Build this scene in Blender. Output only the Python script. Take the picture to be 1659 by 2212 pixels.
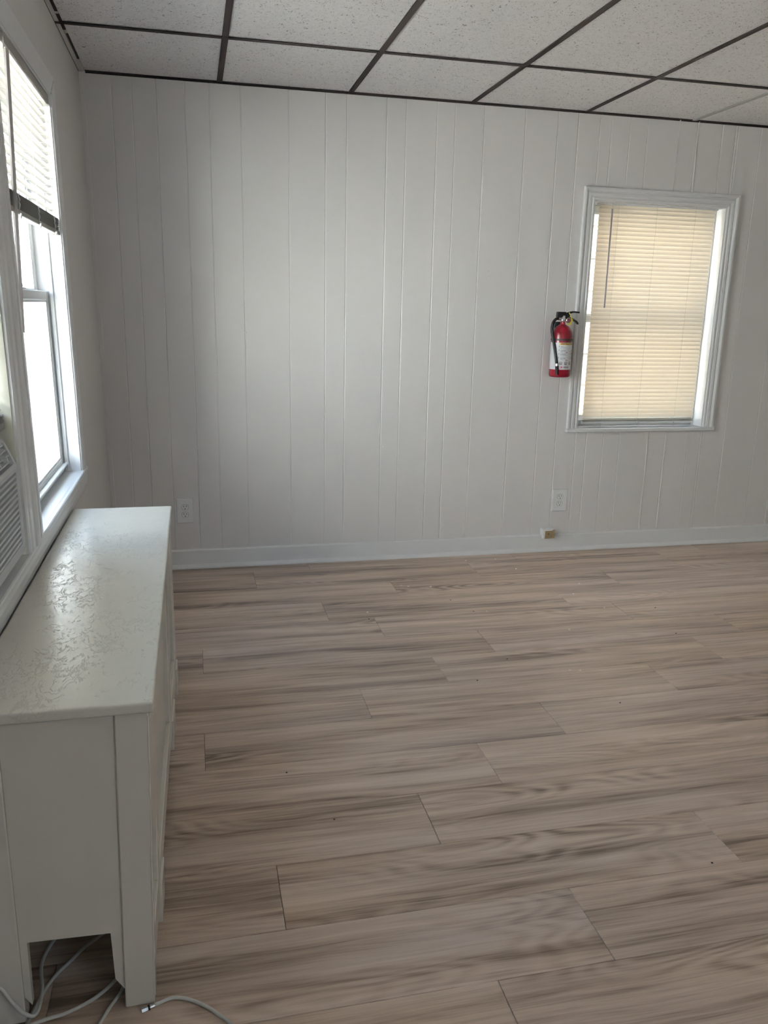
import bpy, bmesh, math, random
from mathutils import Vector, Matrix
random.seed(7)
S = bpy.context.scene
COL = S.collection
for o in list(bpy.data.objects):
    bpy.data.objects.remove(o)

# ------------------------------------------------------------------ camera
cam_d = bpy.data.cameras.new('camera')
cam_d.sensor_fit = 'VERTICAL'
cam_d.sensor_height = 24.0
cam_d.lens = 24.0 * 1757.6 / 2212.0
cam_d.clip_start = 0.02
cam = bpy.data.objects.new('camera', cam_d)
COL.objects.link(cam)
right = Vector((0.97445846, -0.22355625, 0.021295))
fwd = Vector((0.22191313, 0.94405962, -0.2439385))
up = Vector((0.03443023, 0.24243356, 0.96955687))
cam.matrix_world = Matrix(((right.x, up.x, -fwd.x, 0.433905), (right.y, up.y, -fwd.y, -4.161581),
                           (right.z, up.z, -fwd.z, 1.335963), (0, 0, 0, 1)))
S.camera = cam

# ------------------------------------------------------------------ world, lights, exposure
world = bpy.data.worlds.new('world')
S.world = world
world.use_nodes = True
wn, wl = world.node_tree.nodes, world.node_tree.links
wn.clear()
w_out = wn.new('ShaderNodeOutputWorld')
w_bg = wn.new('ShaderNodeBackground')
w_tc = wn.new('ShaderNodeTexCoord')
w_sep = wn.new('ShaderNodeSeparateXYZ')
w_rmp = wn.new('ShaderNodeValToRGB')
w_rmp.color_ramp.elements[0].position = 0.0
w_rmp.color_ramp.elements[0].color = (0.86, 0.93, 1.0, 1)
w_rmp.color_ramp.elements[1].position = 0.8
w_rmp.color_ramp.elements[1].color = (0.48, 0.68, 1.0, 1)
wl.new(w_tc.outputs['Generated'], w_sep.inputs[0])
wl.new(w_sep.outputs['Z'], w_rmp.inputs[0])
wl.new(w_rmp.outputs[0], w_bg.inputs[0])
w_bg.inputs[1].default_value = 4.5
wl.new(w_bg.outputs[0], w_out.inputs[0])


def portal(name, loc, rot, sx, sy):
    d = bpy.data.lights.new(name, 'AREA')
    d.shape = 'RECTANGLE'
    d.size, d.size_y = sx, sy
    d.cycles.is_portal = True
    o = bpy.data.objects.new(name, d)
    o.location, o.rotation_euler = loc, rot
    COL.objects.link(o)


PI = math.pi
YFRONT = -5.60
portal('portal_far', (-0.27, -1.40, 1.36), (0, -PI / 2, 0), 1.30, 0.88)
portal('portal_near', (-0.27, -2.53, 1.50), (0, -PI / 2, 0), 1.02, 0.96)
portal('portal_back', (2.90, 0.20, 1.30), (-PI / 2, 0, 0), 0.80, 1.25)
portal('portal_rear', (2.25, YFRONT - 0.15, 1.45), (PI / 2, 0, 0), 0.9, 1.2)

sun_d = bpy.data.lights.new('sun', 'SUN')
sun_d.energy = 440.0
sun_d.color = (1.0, 0.98, 0.95)
sun_d.angle = math.radians(0.6)
sun = bpy.data.objects.new('sun', sun_d)
sun.rotation_euler = Vector((0.70, 0.06, 0.71)).to_track_quat('Z', 'Y').to_euler()
COL.objects.link(sun)

S.view_settings.view_transform = 'Standard'
S.view_settings.look = 'None'
S.view_settings.gamma = 1.0
S.view_settings.use_curve_mapping = False
S.view_settings.exposure = 0.50

# ------------------------------------------------------------------ materials


def base_mat(name, color, rough=0.5, spec=0.5, metal=0.0):
    m = bpy.data.materials.new(name)
    m.use_nodes = True
    b = m.node_tree.nodes['Principled BSDF']
    b.inputs['Base Color'].default_value = (*color, 1)
    b.inputs['Roughness'].default_value = rough
    b.inputs['Metallic'].default_value = metal
    b.inputs['Specular IOR Level'].default_value = spec
    return m, m.node_tree.nodes, m.node_tree.links, b


def paint(name, color, rough=0.5, spec=0.4, var=0.05, scale=3.0, bump=0.15, bscale=180.0):
    m, n, l, b = base_mat(name, color, rough, spec)
    tc = n.new('ShaderNodeTexCoord')
    nz = n.new('ShaderNodeTexNoise')
    nz.inputs['Scale'].default_value = scale
    nz.inputs['Detail'].default_value = 5
    mix = n.new('ShaderNodeMix')
    mix.data_type = 'RGBA'
    l.new(tc.outputs['Object'], nz.inputs['Vector'])
    l.new(nz.outputs['Fac'], mix.inputs['Factor'])
    mix.inputs['A'].default_value = (*[c * (1 - var) for c in color], 1)
    mix.inputs['B'].default_value = (*[min(1, c * (1 + var)) for c in color], 1)
    l.new(mix.outputs['Result'], b.inputs['Base Color'])
    n2 = n.new('ShaderNodeTexNoise')
    n2.inputs['Scale'].default_value = bscale
    n2.inputs['Detail'].default_value = 2
    l.new(tc.outputs['Object'], n2.inputs['Vector'])
    bp = n.new('ShaderNodeBump')
    bp.inputs['Strength'].default_value = bump
    bp.inputs['Distance'].default_value = 0.001
    l.new(n2.outputs['Fac'], bp.inputs['Height'])
    l.new(bp.outputs[0], b.inputs['Normal'])
    return m


M = {}
M['wall'] = paint('wall_paint', (0.735, 0.705, 0.69), 0.42, 0.4, 0.03, 2.0, 0.12, 90)
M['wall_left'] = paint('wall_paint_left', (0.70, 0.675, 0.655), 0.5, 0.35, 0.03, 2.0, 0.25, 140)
M['trim'] = paint('trim_paint', (0.78, 0.77, 0.765), 0.32, 0.5, 0.02, 4.0, 0.12, 60)
M['sash'] = paint('vinyl_white', (0.80, 0.81, 0.80), 0.35, 0.5, 0.02, 4.0, 0.03, 60)
M['old_cream'] = paint('cream_paint', (0.68, 0.655, 0.56), 0.45, 0.4, 0.06, 9.0, 0.2, 70)
M['shell'] = paint('shell_plain', (0.66, 0.59, 0.50), 0.7, 0.2, 0.03, 2.0, 0.1, 40)
M['grid'] = paint('grid_brown', (0.030, 0.021, 0.020), 0.65, 0.2, 0.25, 25.0, 0.1, 90)
M['grid_grey'] = paint('grid_grey', (0.42, 0.41, 0.39), 0.5, 0.3, 0.15, 25.0, 0.1, 90)
M['plate'] = paint('outlet_plate', (0.80, 0.79, 0.78), 0.35, 0.5, 0.01, 4.0, 0.0, 90)
M['dark'] = base_mat('dark_slot', (0.012, 0.011, 0.010), 0.7)[0]
M['seam'] = base_mat('seam_grey', (0.09, 0.085, 0.08), 0.7)[0]
M['brown_wood'] = paint('bare_wood', (0.30, 0.22, 0.12), 0.6, 0.2, 0.2, 60.0, 0.2, 200)
M['black'] = base_mat('black_plastic', (0.009, 0.009, 0.010), 0.45, 0.3)[0]
M['rubber'] = base_mat('black_rubber', (0.006, 0.006, 0.007), 0.55, 0.25)[0]
M['red'] = paint('red_enamel', (0.115, 0.002, 0.008), 0.28, 0.35, 0.05, 9.0, 0.02, 90)
M['label'] = base_mat('label_white', (0.74, 0.75, 0.76), 0.35)[0]
M['label_yellow'] = base_mat('label_yellow', (0.78, 0.52, 0.10), 0.4)[0]
M['label_red'] = base_mat('label_red', (0.42, 0.02, 0.07), 0.4)[0]
M['ink'] = base_mat('label_ink', (0.03, 0.03, 0.035), 0.5)[0]
M['ink_grey'] = base_mat('label_ink_grey', (0.25, 0.25, 0.27), 0.5)[0]
M['steel'] = base_mat('steel', (0.55, 0.55, 0.56), 0.25, 0.5, 1.0)[0]
M['yellow_tag'] = base_mat('yellow_plastic', (0.66, 0.58, 0.08), 0.4)[0]
M['gauge'] = base_mat('gauge_face', (0.14, 0.035, 0.045), 0.25)[0]
M['cable'] = paint('cable_white', (0.62, 0.61, 0.58), 0.4, 0.5, 0.05, 30.0, 0.05, 200)
M['ac'] = paint('ac_plastic', (0.60, 0.60, 0.605), 0.4, 0.4, 0.02, 5.0, 0.06, 300)
M['wand'] = base_mat('wand_plastic', (0.30, 0.27, 0.30), 0.25, 0.6)[0]
M['wand_pale'] = base_mat('wand_pale_plastic', (0.42, 0.38, 0.36), 0.35, 0.5)[0]
M['cord'] = base_mat('cord_white', (0.62, 0.61, 0.58), 0.7)[0]
M['chip'] = base_mat('chip_white', (0.90, 0.88, 0.84), 0.6)[0]
M['chip_dark'] = base_mat('crumb_dark', (0.05, 0.04, 0.03), 0.8)[0]
M['siding'] = paint('siding_paint', (0.42, 0.45, 0.46), 0.7, 0.2, 0.06, 1.0, 0.1, 30)
M['blocker_siding'] = paint('blocker_siding_tan', (0.62, 0.545, 0.44), 0.8, 0.2, 0.06, 1.0, 0.1, 30)  # for the added sky and sun blocker behind the back window
M['bounce_clap'] = paint('bounce_clapboard', (0.82, 0.845, 0.86), 0.7, 0.2, 0.03, 1.0, 0.1, 30)  # for the added building that bounces sunlight indoors
M['soil'] = paint('yard_ground', (0.34, 0.325, 0.295), 0.9, 0.2, 0.2, 2.0, 0.3, 10)


def slat_mat(name, col, tcol, fac):
    m = bpy.data.materials.new(name)
    m.use_nodes = True
    n, l = m.node_tree.nodes, m.node_tree.links
    n.clear()
    out = n.new('ShaderNodeOutputMaterial')
    d = n.new('ShaderNodeBsdfDiffuse')
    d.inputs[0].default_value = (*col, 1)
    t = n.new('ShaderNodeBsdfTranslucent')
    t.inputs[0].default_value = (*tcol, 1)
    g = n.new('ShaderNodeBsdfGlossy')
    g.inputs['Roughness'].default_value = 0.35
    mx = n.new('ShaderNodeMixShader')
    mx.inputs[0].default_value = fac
    m2 = n.new('ShaderNodeMixShader')
    m2.inputs[0].default_value = 0.05
    l.new(d.outputs[0], mx.inputs[1])
    l.new(t.outputs[0], mx.inputs[2])
    l.new(mx.outputs[0], m2.inputs[1])
    l.new(g.outputs[0], m2.inputs[2])
    l.new(m2.outputs[0], out.inputs[0])
    return m


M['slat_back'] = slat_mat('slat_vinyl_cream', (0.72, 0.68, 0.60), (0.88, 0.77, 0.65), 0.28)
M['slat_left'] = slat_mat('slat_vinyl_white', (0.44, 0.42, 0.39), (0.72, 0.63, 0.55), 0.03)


def glass_mat():
    m = bpy.data.materials.new('window_glass')
    m.use_nodes = True
    n, l = m.node_tree.nodes, m.node_tree.links
    n.clear()
    out = n.new('ShaderNodeOutputMaterial')
    tr = n.new('ShaderNodeBsdfTransparent')
    tr.inputs[0].default_value = (0.94, 0.97, 0.97, 1)
    gl = n.new('ShaderNodeBsdfGlossy')
    gl.inputs['Roughness'].default_value = 0.02
    mx = n.new('ShaderNodeMixShader')
    mx.inputs[0].default_value = 0.06
    l.new(tr.outputs[0], mx.inputs[1])
    l.new(gl.outputs[0], mx.inputs[2])
    l.new(mx.outputs[0], out.inputs[0])
    return m


M['glass'] = glass_mat()


def plank_mat():
    m, n, l, b = base_mat('vinyl_plank', (0.3, 0.25, 0.2), 0.40, 0.6)
    tc = n.new('ShaderNodeTexCoord')
    oi = n.new('ShaderNodeObjectInfo')
    off = n.new('ShaderNodeVectorMath')
    off.operation = 'MULTIPLY_ADD'
    comb = n.new('ShaderNodeCombineXYZ')
    for i in range(3):
        l.new(oi.outputs['Random'], comb.inputs[i])
    l.new(comb.outputs[0], off.inputs[0])
    off.inputs[1].default_value = (37.0, 53.0, 71.0)
    l.new(tc.outputs['Object'], off.inputs[2])

    def noise(sx, sy, detail, rough=0.55, dist=0.0, scale=1.0, src=None):
        mp = n.new('ShaderNodeMapping')
        mp.inputs['Scale'].default_value = (sx, sy, 1)
        l.new(src or off.outputs[0], mp.inputs[0])
        z = n.new('ShaderNodeTexNoise')
        z.inputs['Scale'].default_value = scale
        z.inputs['Detail'].default_value = detail
        z.inputs['Roughness'].default_value = rough
        z.inputs['Distortion'].default_value = dist
        l.new(mp.outputs[0], z.inputs['Vector'])
        return z.outputs['Fac']

    def math2(op, a, c, clamp=False):
        q = n.new('ShaderNodeMath')
        q.operation = op
        q.use_clamp = clamp
        for i, v in enumerate((a, c)):
            if isinstance(v, (int, float)):
                q.inputs[i].default_value = v
            else:
                l.new(v, q.inputs[i])
        return q.outputs[0]

    # slow warp of the grain direction
    warp = noise(1.3, 5.0, 2)
    sep = n.new('ShaderNodeSeparateXYZ')
    l.new(off.outputs[0], sep.inputs[0])
    yw = math2('ADD', sep.outputs['Y'], math2('MULTIPLY', warp, 0.045))
    cb = n.new('ShaderNodeCombineXYZ')
    l.new(sep.outputs['X'], cb.inputs[0])
    l.new(yw, cb.inputs[1])
    l.new(sep.outputs['Z'], cb.inputs[2])
    wv = cb.outputs[0]
    broad = noise(0.9, 13.0, 3, 0.5, 0.0, 1.0, wv)
    mid = noise(2.2, 60.0, 4, 0.62, 0.0, 1.0, wv)
    fine = noise(5.0, 260.0, 3, 0.6, 0.0, 1.0, wv)
    fleck = noise(14.0, 190.0, 2, 0.5, 0.3, 1.0, wv)
    # cathedral rings: contour lines of a slow noise field
    field = noise(1.5, 8.0, 1, 0.4, 0.0, 1.0)
    rings = math2('SINE', math2('MULTIPLY', field, 95.0), 0.0)
    ringmask = noise(1.1, 6.0, 1)
    rm = math2('MULTIPLY', math2('SUBTRACT', ringmask, 0.48, True), 3.0, True)
    v = math2('MULTIPLY', broad, 0.72)
    v = math2('ADD', v, math2('MULTIPLY', mid, 0.44))
    v = math2('ADD', v, math2('MULTIPLY', fine, 0.26))
    v = math2('ADD', v, math2('MULTIPLY', math2('MULTIPLY', rings, rm), 0.10))
    v = math2('ADD', v, math2('MULTIPLY', oi.outputs['Random'], 0.05))
    v = math2('SUBTRACT', v, 0.205)
    rp = n.new('ShaderNodeValToRGB')
    e = rp.color_ramp.elements
    e[0].position, e[0].color = 0.34, (0.165, 0.112, 0.080, 1)
    e[1].position, e[1].color = 0.72, (0.66, 0.52, 0.42, 1)
    k = e.new(0.46)
    k.color = (0.395, 0.290, 0.218, 1)
    k = e.new(0.57)
    k.color = (0.53, 0.40, 0.312, 1)
    l.new(v, rp.inputs[0])
    # greyish tint patches and pale pores
    hs = n.new('ShaderNodeMix')
    hs.data_type = 'RGBA'
    tint = noise(0.6, 5.0, 1)
    l.new(math2('MULTIPLY', math2('SUBTRACT', tint, 0.42, True), 2.6, True), hs.inputs['Factor'])
    l.new(rp.outputs[0], hs.inputs['A'])
    gm = n.new('ShaderNodeMix')
    gm.data_type = 'RGBA'
    gm.blend_type = 'MULTIPLY'
    gm.inputs['Factor'].default_value = 1
    l.new(rp.outputs[0], gm.inputs['A'])
    gm.inputs['B'].default_value = (0.93, 0.97, 1.06, 1)
    l.new(gm.outputs['Result'], hs.inputs['B'])
    pm = n.new('ShaderNodeMix')
    pm.data_type = 'RGBA'
    l.new(math2('MULTIPLY', math2('SUBTRACT', fleck, 0.64, True), 2.6, True), pm.inputs['Factor'])
    l.new(hs.outputs['Result'], pm.inputs['A'])
    pm.inputs['B'].default_value = (0.46, 0.38, 0.31, 1)
    l.new(pm.outputs['Result'], b.inputs['Base Color'])
    bp = n.new('ShaderNodeBump')
    bp.inputs['Strength'].default_value = 0.25
    bp.inputs['Distance'].default_value = 0.0006
    l.new(fine, bp.inputs['Height'])
    l.new(bp.outputs[0], b.inputs['Normal'])
    return m


M['plank'] = plank_mat()


def tile_mat():
    m, n, l, b = base_mat('acoustic_tile', (0.72, 0.70, 0.67), 0.9, 0.1)
    tc = n.new('ShaderNodeTexCoord')

    def spots(scale, thr, gain, dist, sx=1.0, sy=1.0):
        mp = n.new('ShaderNodeMapping')
        mp.inputs['Scale'].default_value = (sx, sy, 1)
        l.new(tc.outputs['Object'], mp.inputs[0])
        z = n.new('ShaderNodeTexNoise')
        z.inputs['Scale'].default_value = scale
        z.inputs['Detail'].default_value = 1.5
        z.inputs['Distortion'].default_value = dist
        l.new(mp.outputs[0], z.inputs['Vector'])
        r = n.new('ShaderNodeMapRange')
        r.inputs['From Min'].default_value = thr
        r.inputs['From Max'].default_value = thr + gain
        l.new(z.outputs['Fac'], r.inputs['Value'])
        return r.outputs[0]
    a = spots(95.0, 0.65, 0.05, 1.6, 1.0, 0.8)
    c = spots(170.0, 0.68, 0.05, 0.4)
    mx = n.new('ShaderNodeMath')
    mx.operation = 'MAXIMUM'
    l.new(a, mx.inputs[0])
    l.new(c, mx.inputs[1])
    lo = n.new('ShaderNodeTexNoise')
    lo.inputs['Scale'].default_value = 55
    lo.inputs['Detail'].default_value = 5
    l.new(tc.outputs['Object'], lo.inputs['Vector'])
    base = n.new('ShaderNodeMix')
    base.data_type = 'RGBA'
    base.inputs['A'].default_value = (0.77, 0.745, 0.745, 1)
    base.inputs['B'].default_value = (0.92, 0.90, 0.90, 1)
    l.new(lo.outputs['Fac'], base.inputs['Factor'])
    mix = n.new('ShaderNodeMix')
    mix.data_type = 'RGBA'
    l.new(mx.outputs[0], mix.inputs['Factor'])
    l.new(base.outputs['Result'], mix.inputs['A'])
    mix.inputs['B'].default_value = (0.30, 0.28, 0.26, 1)
    l.new(mix.outputs['Result'], b.inputs['Base Color'])
    bp = n.new('ShaderNodeBump')
    bp.invert = True
    bp.inputs['Strength'].default_value = 0.6
    bp.inputs['Distance'].default_value = 0.002
    l.new(mx.outputs[0], bp.inputs['Height'])
    l.new(bp.outputs[0], b.inputs['Normal'])
    return m


M['tile'] = tile_mat()


def cover_mat(name, peel):
    m, n, l, b = base_mat(name, (0.70, 0.67, 0.60), 0.24, 0.5)
    tc = n.new('ShaderNodeTexCoord')
    nz = n.new('ShaderNodeTexNoise')
    nz.inputs['Scale'].default_value = 4
    nz.inputs['Detail'].default_value = 6
    l.new(tc.outputs['Object'], nz.inputs['Vector'])
    mix = n.new('ShaderNodeMix')
    mix.data_type = 'RGBA'
    mix.inputs['A'].default_value = (0.68, 0.64, 0.565, 1)
    mix.inputs['B'].default_value = (0.76, 0.72, 0.65, 1)
    l.new(nz.outputs['Fac'], mix.inputs['Factor'])
    brush = n.new('ShaderNodeTexNoise')
    brush.inputs['Scale'].default_value = 45 if peel else 25
    brush.inputs['Detail'].default_value = 4
    l.new(tc.outputs['Object'], brush.inputs['Vector'])
    bp0 = n.new('ShaderNodeBump')
    bp0.inputs['Strength'].default_value = 0.35 if peel else 0.18
    bp0.inputs['Distance'].default_value = 0.0016
    l.new(brush.outputs['Fac'], bp0.inputs['Height'])
    nrm = bp0.outputs[0]
    if peel:
        # cracked, curling paint: thin broken ridges where a turbulent field crosses its mean
        def nz_(scale, detail, rough, dist):
            q = n.new('ShaderNodeTexNoise')
            q.inputs['Scale'].default_value = scale
            q.inputs['Detail'].default_value = detail
            q.inputs['Roughness'].default_value = rough
            q.inputs['Distortion'].default_value = dist
            mp_ = n.new('ShaderNodeMapping')
            mp_.inputs['Scale'].default_value = (1.2, 0.62, 1.0)
            l.new(tc.outputs['Object'], mp_.inputs[0])
            l.new(mp_.outputs[0], q.inputs['Vector'])
            return q.outputs['Fac']

        def rng(src, a, b_, c_=0.0, d_=1.0):
            q = n.new('ShaderNodeMapRange')
            for nm, v_ in (('From Min', a), ('From Max', b_), ('To Min', c_), ('To Max', d_)):
                q.inputs[nm].default_value = v_
            l.new(src, q.inputs['Value'])
            return q.outputs[0]

        def mt(op, a, b_=None):
            q = n.new('ShaderNodeMath')
            q.operation = op
            for i_, v_ in enumerate((a, b_)):
                if v_ is None:
                    continue
                if isinstance(v_, (int, float)):
                    q.inputs[i_].default_value = v_
                else:
                    l.new(v_, q.inputs[i_])
            return q.outputs[0]
        ridge = rng(mt('ABSOLUTE', mt('SUBTRACT', nz_(15, 7, 0.66, 0.6), 0.5)), 0.0, 0.008, 1.0, 0.0)
        ridge2 = rng(mt('ABSOLUTE', mt('SUBTRACT', nz_(42, 5, 0.6, 0.8), 0.5)), 0.0, 0.020, 1.0, 0.0)
        patch = rng(nz_(7, 5, 0.65, 0.0), 0.50, 0.58)
        r_out = mt('MAXIMUM', mt('MULTIPLY', ridge, rng(nz_(19, 3, 0.6, 0.0), 0.52, 0.56)), mt('MULTIPLY', ridge2, patch))
        # worn zone in the middle of the board's length
        sp = n.new('ShaderNodeSeparateXYZ')
        l.new(tc.outputs['Object'], sp.inputs[0])
        zr = n.new('ShaderNodeMapRange')
        zr.interpolation_type = 'SMOOTHSTEP'
        zr.inputs['From Min'].default_value = 0.75
        zr.inputs['From Max'].default_value = 0.45
        l.new(sp.outputs['Y'], zr.inputs['Value'])
        mm = n.new('ShaderNodeMath')
        mm.operation = 'MULTIPLY'
        l.new(r_out, mm.inputs[0])
        l.new(zr.outputs[0], mm.inputs[1])
        bp = n.new('ShaderNodeBump')
        bp.inputs['Strength'].default_value = 0.6
        bp.inputs['Distance'].default_value = 0.0025
        l.new(mm.outputs[0], bp.inputs['Height'])
        l.new(bp0.outputs[0], bp.inputs['Normal'])
        nrm = bp.outputs[0]
    l.new(mix.outputs['Result'], b.inputs['Base Color'])
    l.new(nrm, b.inputs['Normal'])
    return m


M['cover_top'] = cover_mat('peeling_paint', True)
M['cover'] = cover_mat('cover_paint', False)

# ------------------------------------------------------------------ geometry helpers


class MB:
    """collects geometry in world coordinates, becomes one mesh object"""

    def __init__(self):
        self.bm = bmesh.new()

    def box(self, x0, x1, y0, y1, z0, z1, bev=0.0, seg=1):
        t = bmesh.new()
        r = bmesh.ops.create_cube(t, size=1.0)
        for v in r['verts']:
            v.co = Vector(((x0 + x1) / 2 + v.co.x * (x1 - x0), (y0 + y1) / 2 + v.co.y * (y1 - y0),
                           (z0 + z1) / 2 + v.co.z * (z1 - z0)))
        if bev > 0:
            bmesh.ops.bevel(t, geom=t.edges[:], offset=bev, segments=seg, affect='EDGES', profile=0.6)
        self.join(t)
        return self

    def join(self, t):
        me = bpy.data.meshes.new('tmp')
        t.to_mesh(me)
        t.free()
        self.bm.from_mesh(me)
        bpy.data.meshes.remove(me)

    def loft(self, rings, closed=True, caps=True):
        bm = self.bm
        rv = [[bm.verts.new(p) for p in r] for r in rings]
        n = len(rings[0])
        for a, b in zip(rv[:-1], rv[1:]):
            for i in range(n if closed else n - 1):
                j = (i + 1) % n
                try:
                    bm.faces.new((a[i], a[j], b[j], b[i]))
                except ValueError:
                    pass
        if caps and closed:
            bm.faces.new(rv[0][::-1])
            bm.faces.new(rv[-1])
        return self

    def prism(self, poly, fn0, fn1):
        return self.loft([[fn0(*p) for p in poly], [fn1(*p) for p in poly]])

    def tube(self, pts, r, n=10, radii=None):
        pts = [Vector(p) for p in pts]
        rings = []
        prev = None
        for i, p in enumerate(pts):
            d = (pts[min(i + 1, len(pts) - 1)] - pts[max(i - 1, 0)]).normalized()
            if prev is None:
                a = Vector((0, 0, 1)) if abs(d.z) < 0.9 else Vector((1, 0, 0))
                u = d.cross(a).normalized()
            else:
                u = (prev - d * prev.dot(d)).normalized()
            prev = u
            w = d.cross(u)
            rr = radii[i] if radii else r
            rings.append([p + (u * math.cos(2 * PI * k / n) + w * math.sin(2 * PI * k / n)) * rr for k in range(n)])
        return self.loft(rings)

    def lathe(self, prof, c, n=32, axis='z'):
        rings = []
        for r, h in prof:
            ring = []
            for k in range(n):
                a = 2 * PI * k / n
                if axis == 'z':
                    ring.append(Vector((c[0] + r * math.cos(a), c[1] + r * math.sin(a), c[2] + h)))
                elif axis == 'y':
                    ring.append(Vector((c[0] + r * math.cos(a), c[1] + h, c[2] + r * math.sin(a))))
                else:
                    ring.append(Vector((c[0] + h, c[1] + r * math.cos(a), c[2] + r * math.sin(a))))
            rings.append(ring)
        return self.loft(rings)

    def map(self, f):
        for v in self.bm.verts:
            v.co = Vector(f(*v.co))
        return self

    def build(self, name, mat, parent=None, smooth=False, kind=None, label=None):
        bmesh.ops.recalc_face_normals(self.bm, faces=self.bm.faces[:])
        me = bpy.data.meshes.new(name)
        root = Vector((0, 0, 0))
        p = parent
        while p is not None:
            root += p.location
            p = p.parent
        for v in self.bm.verts:
            v.co -= root
        self.bm.to_mesh(me)
        self.bm.free()
        me.materials.append(M[mat] if isinstance(mat, str) else mat)
        if smooth:
            for f in me.polygons:
                f.use_smooth = True
            try:
                me.set_sharp_from_angle(angle=math.radians(40))
            except Exception:
                pass
        o = bpy.data.objects.new(name, me)
        COL.objects.link(o)
        o.parent = parent
        if kind:
            o['kind'] = kind
        if label:
            o['label'] = label
        return o


def thing(name, label, cat, loc, group=None):
    o = bpy.data.objects.new(name, None)
    o.empty_display_size = 0.05
    o.location = loc
    COL.objects.link(o)
    o['label'] = label
    o['category'] = cat
    if group:
        o['group'] = group
    return o


def structure(name, loc=(0, 0, 0)):
    o = bpy.data.objects.new(name, None)
    o.empty_display_size = 0.05
    o.location = loc
    COL.objects.link(o)
    o['kind'] = 'structure'
    return o


def tag(o, label, cat, group=None):
    o['label'] = label
    o['category'] = cat
    if group:
        o['group'] = group
    return o


def spline(ctrl, k=8):
    """Catmull-Rom through the control points"""
    P = [Vector(p) for p in ctrl]
    P = [P[0] * 2 - P[1]] + P + [P[-1] * 2 - P[-2]]
    out = []
    for i in range(1, len(P) - 2):
        for j in range(k):
            t = j / k
            a, b, c, d = P[i - 1], P[i], P[i + 1], P[i + 2]
            out.append(0.5 * ((2 * b) + (c - a) * t + (2 * a - 5 * b + 4 * c - d) * t * t + (3 * b - a - 3 * c + d) * t ** 3))
    out.append(P[-2])
    return out


H = 2.318            # ceiling height
XR = 4.75            # right wall
YF = -5.60           # wall behind the camera


def tilt(z):         # the old left wall leans a little
    return 0.018 - 0.0145 * z


def ML(u, d, z):     # left wall: u along y, d into the room
    return Vector((tilt(z) + d, u, z))


def MBk(u, d, z):    # back wall: u along x, d into the room
    return Vector((u, -d, z))


# ------------------------------------------------------------------ floor: planks
floor = structure('floor')
MB().box(-0.2, XR + 0.1, YF - 0.1, 0.16, -0.09, -0.0065).build('subfloor', 'seam', floor)
rows = [0.012, -0.134, -0.385, -0.624, -0.853, -1.075, -1.300, -1.527, -1.747, -1.965, -2.195, -2.424, -2.642, -2.868]
while rows[-1] > YF:
    rows.append(rows[-1] - 0.226)
joint0 = [0.99, 0.697, 1.360, 0.975, 1.175, 0.430, 1.313, 0.976, 0.427, 1.268, 1.012, 0.590, 1.265, 1.000]
PL = 1.150
for i in range(len(rows) - 1):
    y1, y0 = rows[i], rows[i + 1]
    j = joint0[i] if i < len(joint0) else (0.35 + 0.41 * i) % PL
    while j > 0.0:
        j -= PL
    x = j
    while x < XR:
        a, b = max(x, -0.01), min(x + PL, XR + 0.01)
        x += PL
        if b - a < 0.02:
            continue
        g = 0.0005
        dz = random.uniform(-0.0002, 0.0)
        MB().box(a + g, b - g, y0 + g, y1 - g, -0.0062, dz, 0.0009).build('plank', 'plank', floor)

# ------------------------------------------------------------------ ceiling: tiles in a T-bar grid
ceiling = structure('ceiling')
MB().box(-0.2, XR + 0.1, YF - 0.1, 0.16, H + 0.12, H + 0.18).build('deck', 'shell', ceiling)
T = 0.6096
xs = [0.0] + [0.594 + T * k for k in range(20) if 0.594 + T * k < XR - 0.1] + [XR]
ys = [0.0]
y = -0.663
while y > YF + 0.1:
    ys.append(y)
    y -= 1.2192
ys.append(YF)
for i in range(len(xs) - 1):
    for k in range(len(ys) - 1):
        x0, x1, y1, y0 = xs[i], xs[i + 1], ys[k], ys[k + 1]
        e0 = 0.002 if i else 0.0
        MB().box(x0 + 0.003 - (0.02 if i == 0 else 0), x1 - 0.003, y0 + 0.003, y1 - 0.003, H + 0.004, H + 0.018, 0.002).build('ceiling_tile', 'tile', ceiling)
for i in range(1, len(xs) - 1):
    for k in range(len(ys) - 1):
        grey = (i >= 5 and k == 0)
        mb = MB().box(xs[i] - 0.0125, xs[i] + 0.0125, ys[k + 1] + 0.0125, ys[k] - (0.0125 if k else 0.0), H - 0.001, H + 0.0025, 0.0005)
        mb.box(xs[i] - 0.001, xs[i] + 0.001, ys[k + 1], ys[k], H + 0.0025, H + 0.035)
        mb.build('grid_bar', 'grid_grey' if grey else 'grid', ceiling, label='light grey ceiling grid bar' if grey else None)
for k in range(1, len(ys) - 1):
    mb = MB().box(-0.016, XR, ys[k] - 0.0125, ys[k] + 0.0125, H - 0.0015, H + 0.002, 0.0005)
    mb.box(-0.016, XR, ys[k] - 0.001, ys[k] + 0.001, H + 0.002, H + 0.035)
    mb.build('cross_bar', 'grid', ceiling)
# wall angle along the back wall
MB().box(0.012, XR, -0.0015, 0.004, H - 0.006, H + 0.004).box(0.012, XR, -0.014, 0.0, H - 0.001, H + 0.003).build('wall_angle', 'grid', ceiling)
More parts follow.
